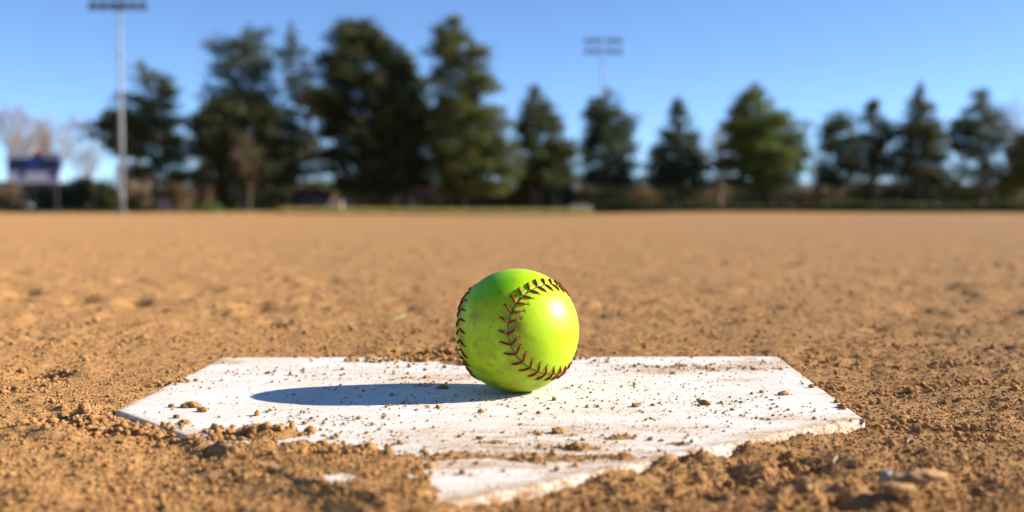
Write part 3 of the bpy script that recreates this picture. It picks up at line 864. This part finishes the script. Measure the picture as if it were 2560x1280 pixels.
# shrubs low between the trunks, left to right
SH = [
 (110, 90, 456, 150, L_SHRUB, 'dark shrub under the scoreboard'), (200, 100, 452, 70, L_SHRUB, 'dark rounded shrub right of the scoreboard legs'),
 (265, 104, 452, 55, L_SHRUB, 'small dark bush just left of the light pole'), (345, 108, 470, 80, L_BROWN, 'brown brush right of the light pole foot'),
 (440, 106, 440, 80, L_BROWN, 'tan brush under the right side of the left pine'), (520, 112, 452, 90, L_BROWN, 'dry brown brush between left pine and big group'),
 (590, 100, 440, 110, L_SHRUB, 'dark undergrowth under the tall open pine'), (700, 103, 430, 120, L_DARK, 'dark undergrowth under the spire pine'),
 (800, 104, 440, 120, L_OLIVE, 'olive undergrowth left of the largest pine trunk'), (930, 106, 430, 130, L_DARK, 'dark undergrowth under the largest pine'),
 (1050, 105, 430, 130, L_OLIVE, 'olive undergrowth behind the picnic shelter'), (1180, 104, 440, 130, L_DARK, 'dark undergrowth under the tall crooked pine'),
 (1285, 102, 440, 100, L_OLIVE, 'olive bush left of the conical pine trunk'), (1390, 106, 450, 110, L_DARK, 'dark bush under the conical pine'),
 (1470, 112, 462, 70, L_BROWN, 'brownish brush left of the columnar pine'), (1530, 110, 450, 100, L_DARK, 'dark bush under the columnar pine'),
 (1620, 118, 470, 80, L_BROWN, 'brown brush right of the columnar pine'), (1700, 112, 458, 120, L_DARK, 'dark bush under the pointed pine'),
 (1790, 116, 452, 90, L_BROWN, 'brown brush below the bare greyish tree'), (1880, 110, 462, 130, L_SHRUB, 'dark bush under the broad green pine'),
 (2070, 112, 440, 100, L_BROWN, 'brownish brush under the round-headed tree'), (2160, 110, 440, 110, L_DARK, 'dark undergrowth below the knobbly pine'),
 (2270, 108, 430, 120, L_DARK, 'dark undergrowth below the sharp spire pine'), (2370, 110, 408, 110, L_OLIVE, 'olive bush between spire pine and column pine'),
 (2470, 109, 415, 120, L_DARK, 'dark bush below the blunt column pine'), (2545, 108, 415, 80, L_OLIVE, 'olive bush at the right edge of the picture'),
 (20, 115, 470, 70, L_BROWN, 'tan brush at the left edge of the picture'),
]
for i, (px, D, top, w_, leaf, lab) in enumerate(SH):
    shrub(lab, px, D, top, w_, 100 + i, leaf)

# low hedge that closes the right side
def hedge(label, x0, x1, D, top, seed, leaf):
    rn = np.random.default_rng(seed); k = D / F_PX
    a, b = at(x0, Y_HOR, D).x, at(x1, Y_HOR, D).x
    H = (Y_HOR - top) * k
    root = empty('hedge', ((a + b) / 2, D, 0.3), label, 'hedge', 'low dark hedges along the field edge')
    n = int((b - a) * 190)
    X = rn.uniform(a, b, n) - (a + b) / 2
    hh = H * (0.88 + 0.14 * vnoise(X / 1.7, X * 0 + seed, 3))
    c = np.stack([X, rn.uniform(-0.7, 0.7, n), rn.uniform(0, 1, n) ** 0.7 * hh - 0.3], 1)
    v, f = leaf_quads(c, 0.34, rn, 0.5)
    npmesh('foliage', v, f, leaf, root)
    g = Geo()
    for q in np.arange(-(b - a) / 2 + 0.5, (b - a) / 2, 1.1):
        g.tube([(q, 0, -0.6), (q + 0.1, 0, H * 0.3), (q - 0.1, 0.1, H * 0.75)], [0.06, 0.05, 0.02], 5)
    g.build('stems', BARK, root)
    return root
hedge('low dark hedge from the conical pine to the pointed pine', 1440, 1700, 97, 500, 61, L_DARK)
hedge('low dark hedge in front of the broad green pine', 1705, 2030, 97, 503, 62, L_DARK)
hedge('low dark hedge at the right end of the tree line', 2035, 2700, 97, 497, 63, L_DARK)

# dry grass standing along the far edge of the dirt
def grass(name, label, strips, leaf, seed):
    rn = np.random.default_rng(seed); P = []
    Hs = []
    for x0, x1, D, h, n in strips:
        a, b = at(x0, Y_HOR, D).x, at(x1, Y_HOR, D).x
        P.append(np.stack([rn.uniform(a, b, n), D + rn.uniform(-1.5, 2.0, n), np.zeros(n)], 1)); Hs.append(h * rn.uniform(0.5, 1.1, n))
    P = np.concatenate(P); Hs = np.concatenate(Hs)
    P[:, 2] = height(P[:, 0].copy(), P[:, 1].copy())
    n = len(P); a = rn.uniform(0, 6.28, n); w = 0.05
    dx = np.stack([np.cos(a) * w, np.sin(a) * w, np.zeros(n)], 1)
    tip = P + np.stack([rn.normal(0, 0.15, n), rn.normal(0, 0.15, n), Hs], 1)
    v = np.stack([P - dx, P + dx, tip], 1).reshape(-1, 3)
    o = npmesh(name, v, np.arange(3 * n).reshape(-1, 3), leaf)
    tag(o, label, None, kind='stuff')
G_DRY = leaf_mat('dry_grass_blades', (0.20, 0.17, 0.06), (0.34, 0.28, 0.11), 0.4)
G_GREEN = leaf_mat('green_grass_blades', (0.06, 0.11, 0.02), (0.12, 0.19, 0.04), 0.4)
grass('dry_grass', 'dry yellow grass along the foot of the pines', [(700, 1480, 86, 0.55, 9000), (0, 700, 88, 0.25, 3500)], G_DRY, 71)
grass('green_grass', 'patches of green grass at the left field edge', [(-60, 330, 90, 0.5, 4500), (495, 560, 89, 0.9, 1400), (320, 380, 90, 0.5, 700)], G_GREEN, 72)

# ------------------------------------------------------------------ light poles
M_GALV = simple('galvanised_steel', (0.24, 0.26, 0.27), 0.5, 0.15, 1.5, 0.0)
M_LAMP = simple('lamp_housing', (0.10, 0.11, 0.12), 0.5, 0.2, 2.0)
M_LENS = simple('lamp_reflector', (0.10, 0.11, 0.13), 0.12, 0.05, 2.0, 0.0)
def light_pole(label, px, D, arm_rows, half_px, lamp_n, r0):
    b = at(px, Y_HOR, D); k = D / F_PX
    root = empty('light_pole', (b.x, D, float(height(np.array([b.x]), np.array([float(D)]))[0])), label, 'light pole', 'floodlight poles of the ballpark')
    Ht = (Y_HOR - min(arm_rows)) * k + 0.5
    g = Geo(); g.tube([(0, 0, -0.3), (0, 0, Ht * 0.45), (0, 0, Ht)], [r0, r0 * 0.75, r0 * 0.45], 12); g.build('shaft', M_GALV, root, True)
    for z in (Ht * 0.36, Ht * 0.70):
        g = Geo(); g.tube([(0, 0, z - 0.12), (0, 0, z + 0.12)], r0 * 0.95, 12); g.build('collar', M_GALV, root, True)
    g = Geo(); g.box((0, -r0 - 0.12, 1.5), (0.3, 0.24, 0.6), bevel=0.02); g.build('control_box', M_GALV, root)
    g = Geo(); g.box((0, 0, 0.02), (r0 * 4, r0 * 4, 0.08), bevel=0.01); g.build('base_plate', M_GALV, root)
    hw = half_px * k
    for row in arm_rows:
        z = (Y_HOR - row) * k
        g = Geo(); g.box((0, -0.12, z), (2 * hw, 0.14, 0.14), bevel=0.01); g.build('crossarm', M_GALV, root)
        g = Geo(); g.tube([(-hw * 0.4, -0.1, z), (0, -0.05, z - 0.6)], 0.04, 6); g.tube([(hw * 0.4, -0.1, z), (0, -0.05, z - 0.6)], 0.04, 6); g.build('brace', M_GALV, root)
        for q in range(lamp_n):
            x = -hw + 2 * hw * q / (lamp_n - 1)
            if abs(x) < 0.2: continue
            h = Geo()
            pr = [(0.10, -0.30), (0.20, -0.20), (0.30, 0.0), (0.36, 0.22)]
            tl = Vector((0.0, -0.80, -0.60)).normalized()
            c = Vector((x, -0.25, z - 0.12))
            h.tube([c + tl * t for _, t in pr], [r for r, _ in pr], 12, cap=False)
            ob = h.build('lamp_head', M_LAMP, root, True)
            h = Geo(); h.tube([c + tl * 0.19, c + tl * 0.21], [0.33, 0.31], 12); h.build('lens', M_LENS, ob)
light_pole('tall grey floodlight pole standing left in front of the pines', 306, 85, (-14, 16), 62, 6, 0.21)
light_pole('distant floodlight pole rising behind the columnar pine', 1506, 132, (102, 128), 40, 5, 0.2)

# ------------------------------------------------------------------ scoreboard
def scoreboard():
    D = 84.0; k = D / F_PX
    b = at(88, Y_HOR, D)
    gz = float(height(np.array([b.x]), np.array([D]))[0])
    root = empty('scoreboard', (b.x, D, gz), 'blue scoreboard on dark posts with pale lower panel, far left', 'scoreboard')
    zr = lambda row: (Y_HOR - row) * k + CAM_H - gz
    xr = lambda px: (px - 88) * k
    NAVY = simple('navy_paint', (0.012, 0.035, 0.16), 0.5, 0.2, 1.2)
    PALEB = simple('pale_blue_panel', (0.40, 0.48, 0.64), 0.5, 0.2, 1.5)
    WHITE = simple('white_sign', (0.62, 0.62, 0.62), 0.5, 0.12, 1.0)
    REDP = simple('red_paint', (0.50, 0.03, 0.03), 0.5, 0.2, 2)
    DARK = simple('dark_display', (0.012, 0.013, 0.02), 0.25, 0.2, 2)
    POST = simple('dark_post', (0.05, 0.055, 0.065), 0.6, 0.2, 2)
    box = lambda g, x0, x1, r0, r1, y, t, bv=0.01: g.box(((xr(x0) + xr(x1)) / 2, y, (zr(r0) + zr(r1)) / 2), (xr(x1) - xr(x0), t, zr(r0) - zr(r1)), bevel=bv)
    g = Geo(); box(g, 22, 154, 428, 396, 0, 0.35, 0.02); up = g.build('upper_panel', NAVY, root)
    g = Geo(); box(g, 22, 154, 458, 428.3, 0.01, 0.33, 0.02); lo = g.build('lower_panel', PALEB, root)
    g = Geo(); box(g, 20, 82, 394, 374, 0.02, 0.15); g.build('top_sign', WHITE, root)
    g = Geo(); box(g, 110, 152, 394, 382, 0.02, 0.15); g.build('top_sign', simple('grey_sign', (0.30, 0.30, 0.36), 0.5, 0.15, 1), root)
    g = Geo(); box(g, 84, 108, 395.5, 386, 0.0, 0.25); cr = g.build('crest', NAVY, root)
    g = Geo(); box(g, 92, 104, 385.5, 378, 0.0, 0.2); g.build('crest_tip', REDP, cr)
    for x0, x1 in ((28, 46), (52, 70), (108, 122), (128, 146)):
        g = Geo(); box(g, x0, x1, 420, 402, -0.18, 0.03, 0.005); g.build('score_window', DARK, up)
    g = Geo(); box(g, 76, 102, 424, 400, -0.18, 0.03, 0.005); g.build('centre_window', simple('blue_window', (0.02, 0.06, 0.28), 0.4, 0.2, 2), up)
    for x0, x1 in ((50, 66), (126, 146)):
        g = Geo(); box(g, x0, x1, 444, 431, -0.17, 0.03, 0.005); g.build('count_window', DARK, lo)
    for x0, x1 in ((26, 46), (70, 122)):
        g = Geo(); box(g, x0, x1, 453, 434, -0.17, 0.02, 0.005); g.build('sponsor_strip', WHITE, lo)
    for x in (50, 82, 138):
        g = Geo(); g.box((xr(x), 0.32, zr(400) / 2 - 0.1), (0.20, 0.2, zr(400) + 0.2), bevel=0.01); g.build('post', POST, root)
scoreboard()

# ------------------------------------------------------------------ low buildings and boxes among the trunks
def picnic_shelter():
    D = 101.0; k = D / F_PX; b = at(1040, Y_HOR, D)
    gz = float(height(np.array([b.x]), np.array([D]))[0])
    root = empty('picnic_shelter', (b.x, D, gz), 'low open shelter with reddish brown roof under the middle pines', 'shelter')
    ROOF = simple('rust_roof', (0.20, 0.085, 0.06), 0.8, 0.3, 2)
    WOOD = simple('dark_timber', (0.07, 0.045, 0.03), 0.8, 0.3, 2)
    w, h1, h0 = 3.2, 2.6, 1.75
    g = Geo()
    V = [(-w, -2, h0), (w, -2, h0), (w, 2, h0), (-w, 2, h0), (-w * 0.55, 0, h1), (w * 0.55, 0, h1)]
    vs = [g.bm.verts.new(v) for v in V]; lo = [g.bm.verts.new((v[0], v[1], v[2] - 0.12)) for v in V[:4]]
    for f in ((0, 1, 5, 4), (2, 3, 4, 5), (1, 2, 5), (3, 0, 4)): g.bm.faces.new([vs[i] for i in f])
    for i in range(4): g.bm.faces.new((vs[i], lo[i], lo[(i + 1) % 4], vs[(i + 1) % 4]))
    g.bm.faces.new(lo)
    g.build('roof', ROOF, root)
    for x in (-2.8, -0.9, 0.9, 2.8):
        for y in (-1.7, 1.7):
            g = Geo(); g.box((x, y, 0.75), (0.18, 0.18, 1.9), bevel=0.01); g.build('post', WOOD, root)
    for x in (-1.6, 1.5):
        t = Geo(); t.box((x, 0, 0.72), (1.5, 0.75, 0.06), bevel=0.01); t.box((x, -0.7, 0.43), (1.5, 0.26, 0.05)); t.box((x, 0.7, 0.43), (1.5, 0.26, 0.05))
        t.box((x - 0.5, 0, 0.36), (0.08, 1.5, 0.08)); t.box((x + 0.5, 0, 0.36), (0.08, 1.5, 0.08)); t.box((x - 0.5, 0, 0.3), (0.1, 0.1, 0.8)); t.box((x + 0.5, 0, 0.3), (0.1, 0.1, 0.8))
        t.build('picnic_table', WOOD, root)
picnic_shelter()

def shed(name, label, cat, px, D, w, h, dpt, wall, roof, rise=0.5):
    b = at(px, Y_HOR, D); gz = float(height(np.array([b.x]), np.array([float(D)]))[0])
    root = empty(name, (b.x, D, gz), label, cat)
    g = Geo(); g.box((0, 0, h / 2 - 0.1), (w, dpt, h + 0.2)); g.build('wall', wall, root)
    g = Geo(); g.prism([(-w / 2 - 0.25, h), (w / 2 + 0.25, h), (w / 2 + 0.25, h + 0.1), (0, h + rise), (-w / 2 - 0.25, h + 0.1)], -dpt / 2 - 0.3, dpt / 2 + 0.3); g.build('roof', roof, root)
    g = Geo(); g.box((-w * 0.2, -dpt / 2 - 0.02, min(1.0, h * 0.42)), (min(0.9, w * 0.25), 0.06, min(2.0, h * 0.84)), bevel=0.01); g.build('door', simple('shed_door', (0.10, 0.08, 0.07), 0.6), root)
    g = Geo(); g.box((w * 0.22, -dpt / 2 - 0.02, h * 0.6), (w * 0.22, 0.06, h * 0.3), bevel=0.01); g.build('window', simple('window_glass', (0.05, 0.06, 0.08), 0.1), root)
    return root
shed('storage_shed', 'dark brown storage shed under the spire pine', 'shed', 785, 99, 3.4, 1.9, 3, simple('brown_board', (0.075, 0.045, 0.032), 0.8), simple('brown_roof', (0.10, 0.06, 0.045), 0.8))
shed('house', 'pale pink house glimpsed right of the broad green pine', 'house', 2000, 175, 5.5, 3.0, 6, simple('pink_stucco', (0.62, 0.46, 0.42), 0.8), simple('tile_roof', (0.45, 0.28, 0.24), 0.8), 1.3)
shed('house', 'pale house glimpsed between columnar and pointed pines', 'house', 1600, 180, 7, 3.0, 6, simple('tan_stucco', (0.50, 0.38, 0.32), 0.8), simple('clay_roof', (0.40, 0.22, 0.17), 0.8), 1.4)
shed('house', 'pale grey-blue house at the far left edge', 'house', 5, 150, 7, 2.6, 6, simple('blue_stucco', (0.50, 0.58, 0.66), 0.8), simple('grey_roof', (0.35, 0.36, 0.38), 0.8), 0.9)

def cabinet(label, px, D, w, h, c, name='utility_box'):
    b = at(px, Y_HOR, D); gz = float(height(np.array([b.x]), np.array([float(D)]))[0])
    m = simple(name + '_paint', c, 0.6, 0.15, 2)
    root = empty(name, (b.x, D, gz), label, 'utility box', 'utility boxes at the foot of the trees')
    g = Geo(); g.box((0, 0, h / 2), (w, 0.6, h), bevel=0.03); g.build('cabinet', m, root)
    g = Geo(); g.box((0, 0, h + 0.03), (w + 0.1, 0.7, 0.06), bevel=0.01); g.build('lid', m, root)
    g = Geo(); g.box((0, 0, -0.05), (w + 0.2, 0.8, 0.2)); g.build('plinth', simple('concrete', (0.35, 0.33, 0.30), 0.9), root)
    for s in (-1, 1):
        g = Geo(); g.box((s * w * 0.24, -0.31, h / 2), (w * 0.44, 0.03, h * 0.85), bevel=0.005); g.build('door', m, root)
cabinet('tan utility box at the foot of the left pine', 415, 90, 1.0, 1.0, (0.42, 0.26, 0.16))
cabinet('pale pinkish utility box under the largest pine', 838, 87, 1.2, 0.9, (0.55, 0.42, 0.33))
cabinet('pale grey utility box right of the conical pine', 1450, 90, 1.6, 0.7, (0.50, 0.48, 0.50))

# ------------------------------------------------------------------ far hills
def hills():
    rn = np.random.default_rng(5)
    xs = np.linspace(-7000, 7000, 420); V = []
    rows = 6
    for j in range(rows):
        t = j / (rows - 1)
        z = -3 + (120 + 45 * fbm(xs, xs * 0 + 3, 900, 4, 9) + 12 * fbm(xs, xs * 0 + j, 120, 2, 19)) * (1 - (1 - t) ** 1.6)
        V.append(np.stack([xs, np.full_like(xs, 3200 + t * 900), z], 1))
    V = np.concatenate(V); nx = len(xs)
    i = np.arange(rows - 1)[:, None] * nx + np.arange(nx - 1)[None, :]
    f = np.stack([i, i + 1, i + nx + 1, i + nx], -1).reshape(-1, 4)
    o = npmesh('hills', V, f, simple('hill_scrub_hazed', (0.09, 0.095, 0.13), 0.95, 0.2, 0.01), smooth=True)  # blue-grey of distance haze is mixed into the scrub's base colour
    tag(o, 'low distant hills behind the trees', None, kind='structure')
hills()

def far_brush():
    rn = np.random.default_rng(81); D = 128.0; k = D / F_PX
    n = 34000
    X = rn.uniform(-68, 68, n)
    px = X / k + 1280
    hh = (Y_HOR - (454 + 18 * vnoise(X / 4.0, X * 0, 7) + 8 * vnoise(X / 1.3, X * 0 + 4, 8))) * k
    c = np.stack([X, D + rn.uniform(-2, 2, n), rn.uniform(0, 1, n) ** 0.8 * hh], 1)
    v, f = leaf_quads(c, 0.55, rn, 0.5)
    o = npmesh('distant_brush', v, f, leaf_mat('far_brush_leaves', (0.035, 0.030, 0.018), (0.085, 0.070, 0.042)))
    tag(o, 'dark brownish brush closing the view behind the trunks', None, kind='stuff')
far_brush()
